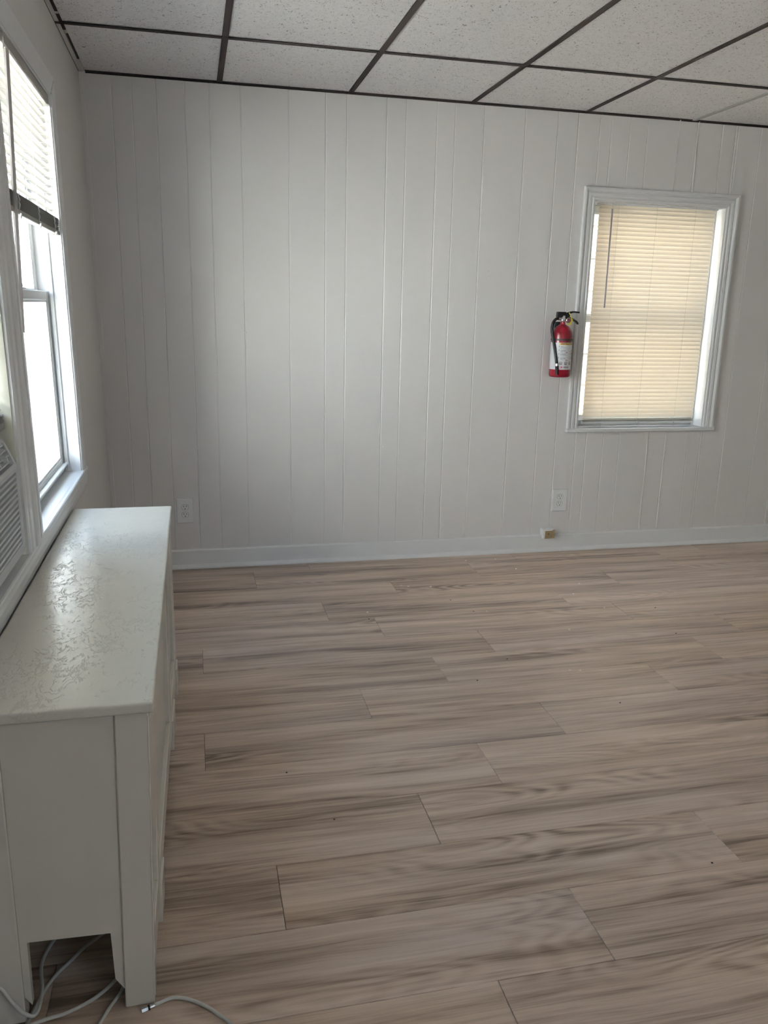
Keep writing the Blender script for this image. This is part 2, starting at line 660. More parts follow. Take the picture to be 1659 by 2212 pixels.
# battered angle along the left wall, brown with scraped patches
for y0, y1, m, w in [(YF, -1.02, 'grid', 0.021), (-1.02, -0.79, 'grid', 0.016), (-0.79, -0.765, 'wall_left', 0.016), (-0.765, -0.585, 'grid', 0.018),
                     (-0.585, -0.545, 'old_cream', 0.012), (-0.545, -0.50, 'grid', 0.010), (-0.50, -0.20, 'grid', 0.010), (-0.20, -0.015, 'wall_left', 0.018)]:
    MB().box(0.010 - w * 0.5, 0.012, y0, y1, H - 0.0015, H + 0.003).build('wall_angle', m, ceiling)
MB().box(-0.020, 0.0015, YF, 0.0, H - 0.0005, H + 0.0035).build('wall_angle', 'wall_left', ceiling, label='painted metal wall angle')
MB().box(-0.019, -0.0145, YF, -0.01, H - 0.0035, H).build('wall_angle', 'dark', ceiling)

# ------------------------------------------------------------------ back wall: grooved panelling
B0, B1, BZ0, BZ1 = 2.505, 3.292, 0.705, 1.903      # back window opening
wall_back = structure('wall_back')
mb = MB()
mb.box(-0.2, B0, 0.010, 0.17, 0, H + 0.1).box(B1, XR + 0.1, 0.010, 0.17, 0, H + 0.1)
mb.box(B0, B1, 0.010, 0.17, 0, BZ0).box(B0, B1, 0.010, 0.17, BZ1, H + 0.1)
mb.build('backing', 'wall', wall_back)
gx = [-0.02, 0.118, 0.205, 0.310, 0.437, 0.546, 0.688, 0.910, 1.086, 1.188, 1.384, 1.480, 1.636, 1.729, 1.880, 2.097, 2.272, 2.384,
      2.570, 2.674, 2.776, 2.956, 3.063, 3.212, 3.307, 3.447, 3.659, 3.80, 3.93, 4.05, 4.22, 4.35, 4.50, 4.61, XR + 0.02]


def board(a, b, z0, z1):
    g, c, dp = 0.00004, 0.0034, 0.0021
    poly = [(a + g, 0.010), (a + g, dp), (a + g + c, 0.0), (b - g - c, 0.0), (b - g, dp), (b - g, 0.010)]
    MB().prism(poly, lambda x, y: Vector((x, y, z0)), lambda x, y: Vector((x, y, z1))).build('panel_board', 'wall', wall_back)


for a, b in zip(gx[:-1], gx[1:]):
    if b <= B0 or a >= B1:
        board(a, b, 0.0, H + 0.02)
    else:
        if a < B0:
            board(a, B0 - 0.0, 0.0, H + 0.02)
            a = B0
        if b > B1:
            board(B1, b, 0.0, H + 0.02)
            b = B1
        board(a, b, 0.0, BZ0)
        board(a, b, BZ1, H + 0.02)
# rough filled seams either side of the patched board above and below the window
for x in (2.957, 3.064):
    for z0, z1 in ((1.97, H), (0.099, 0.685)):
        pts = [(x + random.uniform(-0.002, 0.002) + (0.004 if x > 3 else -0.003), -0.0003, z0 + (z1 - z0) * t / 9) for t in range(10)]
        MB().tube(pts, 0.003, 6, [random.uniform(0.0018, 0.0038) for _ in pts]).build('filler_seam', 'wall', wall_back, True)
# small nail heads, paint bumps
for x, z in ((2.448, 0.19), (1.945, 1.50), (1.94, 1.53), (1.40, 0.62), (2.15, 1.86), (0.69, 1.20)):
    MB().lathe([(0.0, -0.004), (0.0035, -0.003), (0.0045, 0.0), (0.0, 0.001)], (x, 0, z), 10, 'y').build('nail_head', 'trim', wall_back, True)

# ------------------------------------------------------------------ left wall with two openings
F0, F1, FZ0, FZ1 = -1.835, -0.975, 0.715, 2.008    # far left window
N0, N1, NZ0, NZ1 = -2.985, -2.055, 0.715, 2.008    # near left window
wall_left = structure('wall_left')
mb = MB()
for u0, u1, z0, z1 in [(YF - 0.1, N0, -0.1, H + 0.1), (N1, F0, -0.1, H + 0.1), (F1, 0.15, -0.1, H + 0.1),
                       (N0, N1, -0.1, NZ0), (N0, N1, NZ1, H + 0.1), (F0, F1, -0.1, FZ0), (F0, F1, FZ1, H + 0.1)]:
    mb.box(-0.25, 0.0, u0, u1, z0, z1)
mb.map(lambda x, y, z: (x + tilt(z), y, z))
mb.build('plaster', 'wall_left', wall_left)
# corner strip where the walls meet
trim = MB().box(-0.012, 0.014, -0.009, 0.001, 0.0, H - 0.002, 0.002).map(lambda x, y, z: (x + tilt(z) + 0.004, y, z)).build('trim_1', 'wall')
trim['kind'] = 'structure'

# right wall and the wall behind the camera (never in the frame)
wr = MB().box(XR, XR + 0.12, YF - 0.1, 0.15, -0.05, H + 0.1).build('wall_right', 'shell')
wr['kind'] = 'structure'
mb = MB()
RW0, RW1, RZ0, RZ1 = 1.8, 2.7, 0.85, 2.05  # opening for the added fill window
mb.box(-0.2, RW0, YF - 0.12, YF, -0.05, H + 0.1).box(RW1, XR + 0.1, YF - 0.12, YF, -0.05, H + 0.1)
mb.box(RW0, RW1, YF - 0.12, YF, -0.05, RZ0).box(RW0, RW1, YF - 0.12, YF, RZ1, H + 0.1)
wf = mb.build('wall_front', 'shell')
wf['kind'] = 'structure'

# baseboards
bb = structure('baseboard_back')
poly = [(0.0, 0.0), (-0.015, 0.0), (-0.015, 0.092), (-0.011, 0.098), (0.0, 0.098)]
MB().prism(poly, lambda y, z: Vector((0.0, y, z)), lambda y, z: Vector((XR, y, z))).build('board', 'trim', bb)
poly = [(-0.015, 0.0), (-0.031, 0.0), (-0.031, 0.007), (-0.027, 0.014), (-0.021, 0.019), (-0.015, 0.021)]
MB().prism(poly, lambda y, z: Vector((0.0, y, z)), lambda y, z: Vector((2.46, y, z))).build('shoe_molding', 'trim', bb)
MB().prism(poly, lambda y, z: Vector((2.4615, y, z)), lambda y, z: Vector((XR, y, z))).build('shoe_molding', 'trim', bb)
bl = structure('baseboard_left')
MB().box(0.0, 0.014, YF, -0.016, 0.0, 0.098, 0.002).map(lambda x, y, z: (x + tilt(z), y, z)).build('board', 'trim', bl)

# ------------------------------------------------------------------ windows
FLUTE = [(0.0, 0.0), (0.0, 0.007), (0.004, 0.010), (0.010, 0.0105), (0.013, 0.007), (0.017, 0.007), (0.022, 0.011), (0.034, 0.0125),
         (0.039, 0.009), (0.043, 0.009), (0.046, 0.014), (0.052, 0.018), (0.0615, 0.018), (0.0635, 0.015), (0.0635, 0.0)]


def scale_prof(w, d):
    return [(a * w / 0.0635, b * d / 0.018) for a, b in FLUTE]


def make_window(name, Mp, u0, u1, z0, z1, pl, pr, ph, sash_d, sill_ov, sill_d, wall_t, jamb_mat='trim', rail_z=None, sill=True, sash_y=None, upper_only=False):
    """u0..u1 x z0..z1 opening; pl/pr/ph casing profiles on the left, right and head"""
    w = structure(name)
    if pl:
        wl_ = max(p[0] for p in pl)
        MB().prism(pl, lambda a, d: Mp(u0 - a, d, z0), lambda a, d: Mp(u0 - a, d, z1 + a)).build('casing_side', 'trim', w)
    if pr:
        MB().prism(pr, lambda a, d: Mp(u1 + a, d, z0), lambda a, d: Mp(u1 + a, d, z1 + a)).build('casing_side', 'trim', w)
    if ph:
        MB().prism(ph, lambda a, d: Mp(u0 - a, d, z1 + a), lambda a, d: Mp(u1 + a, d, z1 + a)).build('casing_head', 'trim', w)

    def bx(mb, a0, a1, d0, d1, b0, b1, bev=0.0):
        t = bmesh.new()
        r = bmesh.ops.create_cube(t, size=1.0)
        for v in r['verts']:
            v.co = Vector(((a0 + a1) / 2 + v.co.x * (a1 - a0), (d0 + d1) / 2 + v.co.y * (d1 - d0), (b0 + b1) / 2 + v.co.z * (b1 - b0)))
        if bev:
            bmesh.ops.bevel(t, geom=t.edges[:], offset=bev, segments=1, affect='EDGES')
        for v in t.verts:
            v.co = Mp(v.co.x, v.co.y, v.co.z)
        mb.join(t)
        return mb
    jt = 0.006
    for a0, a1, b0, b1 in ((u0, u0 + jt, z0, z1), (u1 - jt, u1, z0, z1), (u0 + jt, u1 - jt, z1 - jt, z1)):
        bx(MB(), a0, a1, -wall_t, 0.001, b0, b1).build('jamb', jamb_mat, w)
    # parting stops (thin raised beads on the side jambs)
    for a0, a1 in ((u0 + jt, u0 + jt + 0.008), (u1 - jt - 0.008, u1 - jt)):
        bx(MB(), a0, a1, -sash_d + 0.004, -sash_d + 0.018, z0, z1 - jt, 0.002).build('stop_bead', jamb_mat, w)
    if sill:
        bx(MB(), u0 - sill_ov, u1 + sill_ov, -0.02, sill_d, z0 - 0.022, z0, 0.004).build('stool', 'trim', w)
        bx(MB(), u0, u1, -wall_t, -0.02, z0 - 0.022, z0 - 0.001).build('sill', 'trim', w)
    # double-hung sashes: lower in front, upper behind
    rz = rail_z if rail_z else (z0 + z1) / 2
    a0, a1 = u0 + jt + 0.001, u1 - jt - 0.001
    st = 0.034

    def sash(name_, d, b0, b1, br, tr):
        s = bx(MB(), a0, a0 + st, d - 0.03, d, b0, b1, 0.003)
        bx(s, a1 - st, a1, d - 0.03, d, b0, b1, 0.003)
        bx(s, a0 + st, a1 - st, d - 0.03, d, b0, b0 + br, 0.003)
        bx(s, a0 + st, a1 - st, d - 0.03, d, b1 - tr, b1, 0.003)
        so = s.build(name_, 'sash', w)
        bx(MB(), a0 + st - 0.004, a1 - st + 0.004, d - 0.018, d - 0.014, b0 + br - 0.004, b1 - tr + 0.004).build('pane', 'glass', so)
        gb = bx(MB(), a0 + st, a1 - st, d - 0.013, d - 0.004, b0 + br, b0 + br + 0.007)
        bx(gb, a0 + st, a1 - st, d - 0.013, d - 0.004, b1 - tr - 0.007, b1 - tr)
        bx(gb, a0 + st, a0 + st + 0.007, d - 0.013, d - 0.004, b0 + br + 0.007, b1 - tr - 0.007)
        bx(gb, a1 - st - 0.007, a1 - st, d - 0.013, d - 0.004, b0 + br + 0.007, b1 - tr - 0.007)
        gb.build('glazing_bead', 'sash', so)
        return so
    if upper_only:
        sash('upper_sash', -sash_d - 0.034, rz - 0.02, z1 - jt - 0.001, 0.03, 0.04)
        sash('lower_sash', -sash_d, upper_only, upper_only + (rz - z0), 0.045, 0.03)
    else:
        lo = sash('lower_sash', -sash_d, z0 + 0.002, rz + 0.015, 0.050, 0.032)
        bx(MB(), a0 + 0.0, a1 - 0.0, -sash_d, -sash_d + 0.017, z0 + 0.028, z0 + 0.036, 0.002).build('lift_rail', 'sash', lo)
        up_ = sash('upper_sash', -sash_d - 0.034, rz - 0.018, z1 - jt - 0.001, 0.032, 0.04)
        um = (u0 + u1) / 2
        lk = bx(MB(), um - 0.028, um + 0.028, -sash_d - 0.026, -sash_d - 0.002, rz + 0.015, rz + 0.020, 0.001)
        bx(lk, um - 0.010, um + 0.022, -sash_d - 0.020, -sash_d - 0.008, rz + 0.020, rz + 0.032, 0.003)
        lk.build('sash_lock', 'sash', lo)
    # outside sill
    bx(MB(), u0 - 0.02, u1 + 0.02, -wall_t - 0.05, -wall_t, z0 - 0.05, z0 - 0.012, 0.004).build('outer_sill', 'trim', w)
    return w, bx


w1, bx1 = make_window('window_1', MBk, B0, B1, BZ0, BZ1, scale_prof(0.0635, 0.018), scale_prof(0.0635, 0.018), scale_prof(0.0635, 0.018),
                      0.100, 0.070, 0.026, 0.17)
# wall behind sill is capped by a thin apron on the back window: the stool front only
w2, bx2 = make_window('window_2', ML, F0, F1, FZ0, FZ1,
                      [(0.0, 0.0), (0.0, 0.005), (0.02, 0.007), (0.05, 0.012), (0.066, 0.014), (0.068, 0.012), (0.068, 0.0)],
                      [(0.0, 0.0), (0.0, 0.006), (0.006, 0.009), (0.010, 0.006), (0.016, 0.006), (0.020, 0.010), (0.040, 0.011), (0.052, 0.013), (0.054, 0.011), (0.054, 0.0)],
                      [(0.0, 0.0), (0.0, 0.005), (0.02, 0.007), (0.05, 0.010), (0.066, 0.011), (0.068, 0.009), (0.068, 0.0)],
                      0.058, 0.0, 0.0, 0.25, rail_z=1.352, sill=False)
w3, bx3 = make_window('window_3', ML, N0, N1, NZ0, NZ1, scale_prof(0.10, 0.020), scale_prof(0.10, 0.021), scale_prof(0.07, 0.016),
                      0.062, 0.0, 0.0, 0.25, jamb_mat='old_cream', rail_z=1.36, sill=False, upper_only=1.046)
# one continuous stool under both left windows, with a rounded nose and an apron below
stool = structure('trim_2')
for a0, a1 in ((N0, N1), (F0, F1)):
    bx2(MB(), a0 + 0.0005, a1 - 0.0005, -0.25, -0.0, FZ0 - 0.02, FZ0 + 0.001).build('sill', 'trim', stool)
nose = [(-0.001, 0.0), (0.010, 0.0), (0.0135, -0.002), (0.015, -0.006), (0.015, -0.013), (0.012, -0.017), (0.006, -0.020), (-0.001, -0.020)]
MB().prism(nose, lambda d, z: ML(-3.12, d, FZ0 + 0.001 + z), lambda d, z: ML(-0.885, d, FZ0 + 0.001 + z)).build('stool', 'trim', stool)
apron = [(0.0, -0.0205), (0.009, -0.0205), (0.012, -0.028), (0.012, -0.045), (0.009, -0.062), (0.005, -0.074), (0.0, -0.078)]
MB().prism(apron, lambda d, z: ML(-3.10, d, FZ0 + z), lambda d, z: ML(-0.905, d, FZ0 + z)).build('apron', 'trim', stool)
w4 = structure('fill_window')   # unseen window added behind the camera for fill light
for a0, a1, b0, b1 in ((RW0, RW1, RZ0, RZ0 + 0.03), (RW0, RW1, RZ1 - 0.03, RZ1), (RW0, RW0 + 0.03, RZ0, RZ1), (RW1 - 0.03, RW1, RZ0, RZ1)):
    MB().box(a0, a1, YF - 0.09, YF - 0.05, b0, b1, 0.003).build('sash_bar', 'sash', w4)
MB().box(RW0, RW1, YF - 0.072, YF - 0.068, RZ0, RZ1).build('pane', 'glass', w4)

# ------------------------------------------------------------------ blinds


def blind(label, Mp, u0, u1, ztop, zbot, d, pitch, ang, mat, n_stack, cords, wand=None, seed=0, width=0.025, flip=1, stack_pitch=0.0022, rod=0.0042, lean=0.0, rodmat='wand'):
    """d = depth of the slat centres; ang = slat tilt (outer edge up), radians"""
    r0 = random.Random(seed)
    t = thing('window_blind', label, 'blind', Mp((u0 + u1) / 2, d, ztop))
    # head rail (U channel with end caps)
    hr = MB()
    pts = [(-0.0125, 0), (0.0125, 0), (0.0125, -0.024), (0.0115, -0.026), (-0.0115, -0.026), (-0.0125, -0.024)]
    hr.prism(pts, lambda a, z: Mp(u0, d + a, ztop + z), lambda a, z: Mp(u1, d + a, ztop + z))
    hr.build('head_rail', 'slat_left' if mat == 'slat_left' else 'sash', t)
    for ua, ub in ((u0 - 0.004, u0 + 0.012), (u1 - 0.012, u1 + 0.004)):
        c = MB()
        c.prism([(-0.014, 0.0015), (0.0145, 0.0015), (0.0145, -0.028), (-0.014, -0.028)], lambda a, z: Mp(ua, d + a, ztop + z), lambda a, z: Mp(ub, d + a, ztop + z))
        c.build('bracket', 'sash', t)
    rail_h = 0.014
    zs0 = zbot + rail_h + n_stack * stack_pitch + 0.006
    n = max(1, int((ztop - 0.034 - zs0) / pitch) + 1)
    # slat mesh shared by all copies
    bm = bmesh.new()
    K = 4
    rows_ = []
    base = Mp(0, 0, 0)
    eu, ed, ez = Mp(1, 0, 0) - base, Mp(0, 1, 0) - base, Vector((0, 0, 1))
    for s in (0, 1):
        row = []
        for i in range(K + 1):
            f = i / K - 0.5
            a = f * width                     # + = room side
            h = 0.0022 * (1 - (2 * f) ** 2)
            dd = a * math.cos(ang) + h * math.sin(ang)
            zz = -a * math.sin(ang) + h * math.cos(ang)
            row.append(bm.verts.new(eu * ((s - 0.5) * (u1 - u0 - 0.006)) + ed * dd + ez * zz))
        rows_.append(row)
    for i in range(K):
        bm.faces.new((rows_[0][i], rows_[0][i + 1], rows_[1][i + 1], rows_[1][i]))
    me = bpy.data.meshes.new('slat')
    bm.to_mesh(me)
    bm.free()
    for f in me.polygons:
        f.use_smooth = True
    me.materials.append(M[mat])
    for k in range(n):
        o = bpy.data.objects.new('slat', me)
        z = ztop - 0.034 - k * pitch
        o.location = Mp((u0 + u1) / 2, d, z) - t.location
        o.rotation_euler = tuple(v * r0.uniform(-0.02, 0.02) for v in (abs(eu.x), abs(eu.y), 0))
        COL.objects.link(o)
        o.parent = t
    for k in range(n_stack):
        mb_ = MB()
        jit = r0.uniform(-0.0012, 0.0012)
        z = zbot + rail_h + 0.002 + k * stack_pitch
        pr_ = [(-0.0125 + jit, 0), (0, 0.0011), (0.0125 + jit, 0), (0.0125 + jit, 0.0004), (0, 0.0015), (-0.0125 + jit, 0.0004)]
        ja, jb = r0.uniform(-0.003, 0.003), r0.uniform(-0.003, 0.003)
        mb_.prism(pr_, lambda a, q: Mp(u0 + 0.003 + ja, d + a, z + q), lambda a, q: Mp(u1 - 0.003 + jb, d + a, z + q))
        mb_.build('stacked_slat', mat, t)
    rp = [(-0.0125, 0.002), (-0.011, 0), (0.011, 0), (0.0125, 0.002), (0.0125, rail_h - 0.002), (0.010, rail_h), (-0.010, rail_h), (-0.0125, rail_h - 0.002)]
    MB().prism(rp, lambda a, z: Mp(u0 + 0.002, d + a, zbot + z), lambda a, z: Mp(u1 - 0.002, d + a, zbot + z)).build('bottom_rail', 'slat_left' if mat == 'slat_left' else 'sash', t)
    for u in cords:
        lc = MB()
        for sd in (0.0135, -0.0135):
            lc.tube([Mp(u, d + sd, ztop - 0.02), Mp(u, d + sd, (ztop + zbot) / 2), Mp(u, d + sd, zbot + 0.004)], 0.0006, 5)
        for k in range(0, n):
            z = ztop - 0.034 - k * pitch
            lc.tube([Mp(u, d + 0.0135, z - 0.004), Mp(u, d - 0.0135, z - 0.001)], 0.0005, 4)
        lc.build('ladder_cord', 'cord', t)
        MB().tube([Mp(u + 0.001, d + 0.0145, zbot + 0.010), Mp(u - 0.001, d + 0.017, zbot + 0.004), Mp(u + 0.004, d + 0.016, zbot - 0.003), Mp(u, d + 0.0145, zbot - 0.012)],
                  0.002, 6, [0.002, 0.0035, 0.0025, 0.0012]).build('cord_knot', 'cord', t, True)
        if n_stack > 4:     # loose ladder cord drooping in front of the stack
            pts = [Mp(u + 0.003 * math.sin(i * 1.9), d + 0.0155 + 0.002 * math.cos(i * 2.3), zbot + 0.014 + n_stack * stack_pitch * (1 - i / 7) ) for i in range(8)]
            MB().tube(spline(pts, 3), 0.0016, 5).build('slack_cord', 'cord', t, True)
    if wand:
        uw, zt, zb = wand
        wd = MB().tube([Mp(uw, d + 0.020 + lean * 0.12, zt), Mp(uw - lean, d + 0.022 - lean * 0.3, zb)], rod, 6)
        wd.build('wand', rodmat, t)
        MB().tube(spline([Mp(uw, d + 0.010, ztop - 0.018), Mp(uw, d + 0.020, ztop - 0.016), Mp(uw, d + 0.021, zt + 0.012), Mp(uw, d + 0.020, zt)], 4), 0.0013, 6).build('wand_hook', 'steel', t, True)
    return t


blind('cream mini blind fully lowered and closed in framed window of the panelled back wall', MBk, 2.556, 3.258, 1.915, 0.722, -0.048,
      0.0222, math.radians(68), 'slat_back', 4, (2.668, 2.895, 3.128), (2.626, 1.868, 1.358), 3, 0.0252, stack_pitch=0.005)
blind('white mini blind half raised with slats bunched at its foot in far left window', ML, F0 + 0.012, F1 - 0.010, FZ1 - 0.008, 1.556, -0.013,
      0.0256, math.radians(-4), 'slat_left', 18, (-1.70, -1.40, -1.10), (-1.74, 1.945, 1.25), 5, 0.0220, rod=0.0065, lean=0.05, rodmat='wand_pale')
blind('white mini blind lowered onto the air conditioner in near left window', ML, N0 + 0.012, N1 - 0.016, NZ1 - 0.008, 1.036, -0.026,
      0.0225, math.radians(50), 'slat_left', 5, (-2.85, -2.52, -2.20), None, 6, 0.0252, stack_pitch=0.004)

# ------------------------------------------------------------------ window air conditioner
ac = thing('air_conditioner', 'grey white window air conditioner with louvred front in near left window', 'air conditioner', (0.0, -2.36, 0.724))
A1, A0 = -2.082, -2.62
xf = 0.012


def acx(z):
    return xf if z < 0.945 else xf - (z - 0.945) * 0.42


# front shell: frame with a louvre opening and a vent opening
sh = MB()
side = [(-0.40, 0.734), (xf - 0.004, 0.734), (xf, 0.738), (xf, 0.945), (acx(1.005), 1.005), (acx(1.018) - 0.004, 1.018), (-0.03, 1.024), (-0.40, 1.024)]


def acslab(y0, y1, poly, name, mat='ac'):
    return MB().prism(poly, lambda x, z: Vector((x, y0, z)), lambda x, z: Vector((x, y1, z))).build(name, mat, ac)


acslab(A1 - 0.016, A1, side, 'front_frame')
acslab(A0, A0 + 0.016, side, 'front_frame')
mb = MB()
for z0, z1 in ((0.734, 0.757), (0.936, 0.945)):
    mb.box(-0.02, xf, A0 + 0.016, A1 - 0.016, z0, z1, 0.001)
mb.prism([(acx(0.945), 0.945), (acx(0.955), 0.955), (-0.02, 0.955), (-0.02, 0.945)], lambda x, z: Vector((x, A0 + 0.016, z)), lambda x, z: Vector((x, A1 - 0.016, z)))
mb.prism([(acx(1.006), 1.006), (acx(1.018) - 0.004, 1.018), (-0.03, 1.024), (-0.06, 1.024), (-0.06, 1.006)], lambda x, z: Vector((x, A0 + 0.016, z)), lambda x, z: Vector((x, A1 - 0.016, z)))
mb.build('front_panel', 'ac', ac)
MB().box(-0.40, -0.022, A0 + 0.016, A1 - 0.016, 0.734, 1.023).build('cabinet', 'dark', ac, label='dark inner cabinet')
for k in range(13):
    z = 0.7585 + 0.0137 * k
    MB().prism([(xf - 0.001, z), (xf - 0.001, z + 0.006), (xf - 0.016, z + 0.0105), (xf - 0.016, z + 0.0045)],
               lambda x, zz: Vector((x, A0 + 0.016, zz)), lambda x, zz: Vector((x, A1 - 0.024, zz))).build('louver', 'ac', ac)
MB().box(xf - 0.018, xf - 0.0005, A1 - 0.025, A1 - 0.016, 0.757, 0.936).build('front_panel', 'ac', ac)
for k in range(4):
    z = 0.962 + 0.0125 * k
    MB().prism([(acx(z) - 0.001, z), (acx(z) - 0.001, z + 0.003), (acx(z) - 0.016, z + 0.007), (acx(z) - 0.016, z + 0.004)],
               lambda x, zz: Vector((x, A0 + 0.02, zz)), lambda x, zz: Vector((x, A1 - 0.024, zz))).build('vent_vane', 'ac', ac)
for yy in (A1 - 0.075, A1 - 0.15, A1 - 0.225):
    mb = MB().tube([(acx(0.972) - 0.004, yy, 0.972), (acx(0.972) + 0.006, yy, 0.974)], 0.006, 8)
    mb.build('vent_tab', 'ac', ac, True)
# filler panels beside the unit
MB().box(-0.072, -0.066, N0 + 0.008, A0 - 0.001, 0.717, 1.045).build('side_curtain', 'old_cream', ac)
MB().box(-0.072, -0.066, A1 + 0.001, N1 - 0.008, 0.717, 1.045).build('side_curtain', 'old_cream', ac)
MB().box(-0.075, -0.045, N0 + 0.01, N1 - 0.01, 1.026, 1.044, 0.002).build('top_rail', 'sash', ac)

# ------------------------------------------------------------------ radiator cover
cov = thing('radiator_cover', 'tall white painted radiator cover with cracked paint on its top under left windows', 'radiator cover', (0.17, -2.08, 0.0))
CY0, CY1, CT = -2.785, -1.355, 0.655


def fx(x, y, z):
    """the cover stands slightly askew: front face leans"""
    base = 0.317 + 0.0140 * (y + 2.785)
    top = 0.334 + 0.002 * (y + 2.785)
    f = base + (top - base) * min(1, z / 0.63)
    return (x * f / 0.32, y, z)


def cpart(mb, name, mat='cover', **k):
    return mb.map(fx).build(name, mat, cov, **k)


top = MB().box(0.021, 0.344, -2.802, -1.335, CT - 0.022, CT, 0.006, 3)
top.build('top_board', 'cover_top', cov, True)
# near end: recessed panel with a cut-out at the floor, stiles either side
ep = [(0.082, 0.635), (0.082, 0.055), (0.094, 0.036), (0.095, 0.176), (0.243, 0.171), (0.246, 0.066), (0.262, 0.040), (0.280, 0.040), (0.288, 0.635)]
MB().prism(ep, lambda x, z: Vector((x, CY0 + 0.006, z)), lambda x, z: Vector((x, CY0 + 0.022, z))).build('end_panel', 'cover', cov)
MB().box(0.264, 0.32, CY0, CY0 + 0.05, 0.0, 0.634, 0.002).map(fx).build('corner_post', 'cover', cov)
MB().box(0.020, 0.0815, CY0, CY0 + 0.035, 0.003, 0.634, 0.002).build('corner_post', 'cover', cov)
# far end
MB().box(0.03, 0.30, CY1 - 0.018, CY1 - 0.004, 0.05, 0.634).build('end_panel', 'cover', cov)
MB().box(0.020, 0.075, CY1 - 0.035, CY1, 0.0, 0.634, 0.002).build('corner_post', 'cover', cov)
cpart(MB().box(0.272, 0.32, CY1 - 0.05, CY1, 0.0, 0.634, 0.002), 'corner_post')
# front frame
xb, xo = 0.298, 0.3195
cpart(MB().box(xb, xo, CY0 + 0.0505, CY1 - 0.0505, 0.585, 0.634, 0.0015), 'front_rail')
cpart(MB().box(xb, xo, CY0 + 0.0505, CY1 - 0.0505, 0.055, 0.135, 0.0015), 'front_rail')
cpart(MB().box(xb, xo, -2.734, -2.60, 0.30, 0.584, 0.0015), 'front_stile')
cpart(MB().box(xb, xo, -2.60, -2.535, 0.136, 0.584, 0.0015), 'front_stile')
cpart(MB().box(xb, xo, -1.905, -1.81, 0.136, 0.584, 0.0015), 'front_stile')
cpart(MB().box(xb, xo, -1.47, -1.406, 0.136, 0.584, 0.0015), 'front_stile')
for y0, y1 in ((-2.565, -2.47), (-1.83, -1.68), (-1.46, -1.372)):
    cpart(MB().box(xb, xo + 0.0055, y0, y1, 0.0, 0.098, 0.0012), 'foot_block')
# bead of old paint down the corner
pts = [(0.3195 + random.uniform(-.0006, .0006), CY0 + 0.001, 0.02 + 0.6 * i / 24) for i in range(25)]
cpart(MB().tube(pts, 0.002, 6, [random.uniform(0.0012, 0.0028) for _ in pts]), 'paint_bead', smooth=True)
# perforated metal inserts: a lattice of thin strips
for y0, y1, z0, z1 in ((-2.535, -1.905, 0.135, 0.585), (-1.81, -1.47, 0.135, 0.585), (-2.733, -2.60, 0.135, 0.30)):
    mb = MB()
    p, wd = 0.0072, 0.0042
    zz = z0
    while zz < z1:
        mb.box(0.3060, 0.3072, y0, y1, zz, min(zz + wd, z1))
        zz += p
    yy = y0
    while yy < y1:
        mb.box(0.3072, 0.3082, yy, min(yy + wd, y1), z0, z1)
        yy += p
    cpart(mb, 'perforated_insert', kind='stuff')

# ------------------------------------------------------------------ cables
pts = [(0.3135, -2.7965, 0.0055), (0.326, -2.792, 0.0060), (0.350, -2.7845, 0.0058), (0.372, -2.789, 0.005), (0.394, -2.801, 0.004), (0.418, -2.820, 0.004),
       (0.437, -2.840, 0.004), (0.455, -2.860, 0.004), (0.475, -2.89, 0.004), (0.50, -2.94, 0.004), (0.52, -3.02, 0.004), (0.50, -3.12, 0.004)]
cb = thing('coaxial_cable', 'white coaxial cable with metal connector lying on planks beside cover leg', 'cable', (0.39, -2.80, 0.0))
MB().tube(spline(pts, 6), 0.0036, 10).build('jacket', 'cable', cb, True)
A, Bq = Vector((0.3135, -2.7965, 0.0055)), Vector((0.292, -2.8035, 0.0052))
dv = (Bq - A).normalized()
MB().tube([A - dv * 0.004, A, A + dv * 0.006], 0.0042, 12, [0.0040, 0.0046, 0.0046]).build('ferrule', 'steel', cb, True)
MB().tube([A + dv * 0.006, A + dv * 0.0095], 0.0052, 12).build('seal_ring', 'black', cb, True)
MB().tube([A + dv * 0.0095, A + dv * 0.012, A + dv * 0.022], 0.0052, 6, [0.0050, 0.0055, 0.0055]).build('connector_nut', 'steel', cb)

looped = [(-0.0, -2.83, 0.16), (0.030, -2.822, 0.130), (0.049, -2.803, 0.105), (0.062, -2.797, 0.070), (0.080, -2.796, 0.038), (0.097, -2.794, 0.025), (0.104, -2.775, 0.024),
          (0.100, -2.72, 0.018), (0.088, -2.66, 0.010), (0.090, -2.61, 0.005), (0.112, -2.55, 0.005), (0.16, -2.46, 0.005), (0.20, -2.30, 0.005)]
tag(MB().tube(spline(looped, 6), 0.0036, 10).build('cable', 'cable', None, True),
    'white cable looping in front of left foot of radiator cover and back inside', 'cable')
c2 = [(0.075, -2.88, 0.004), (0.082, -2.80, 0.004), (0.092, -2.755, 0.004), (0.105, -2.707, 0.004), (0.123, -2.670, 0.004), (0.142, -2.645, 0.004),
      (0.165, -2.612, 0.004), (0.188, -2.59, 0.004), (0.22, -2.55, 0.004), (0.25, -2.45, 0.004)]
tag(MB().tube(spline(c2, 6), 0.0036, 10).build('cable', 'cable', None, True),
    'white cable arching through the floor cut-out, middle of those entering the cover', 'cable')
c3 = [(0.04, -2.86, 0.004), (0.062, -2.826, 0.010), (0.085, -2.806, 0.0125), (0.115, -2.792, 0.010), (0.150, -2.779, 0.004), (0.180, -2.766, 0.004), (0.205, -2.750, 0.004),
      (0.232, -2.722, 0.004), (0.250, -2.69, 0.004), (0.262, -2.62, 0.004), (0.26, -2.50, 0.004)]
tag(MB().tube(spline(c3, 6), 0.0036, 10).build('cable', 'cable', None, True),
    'white cable running diagonally across the front of the floor cut-out to its right edge', 'cable')
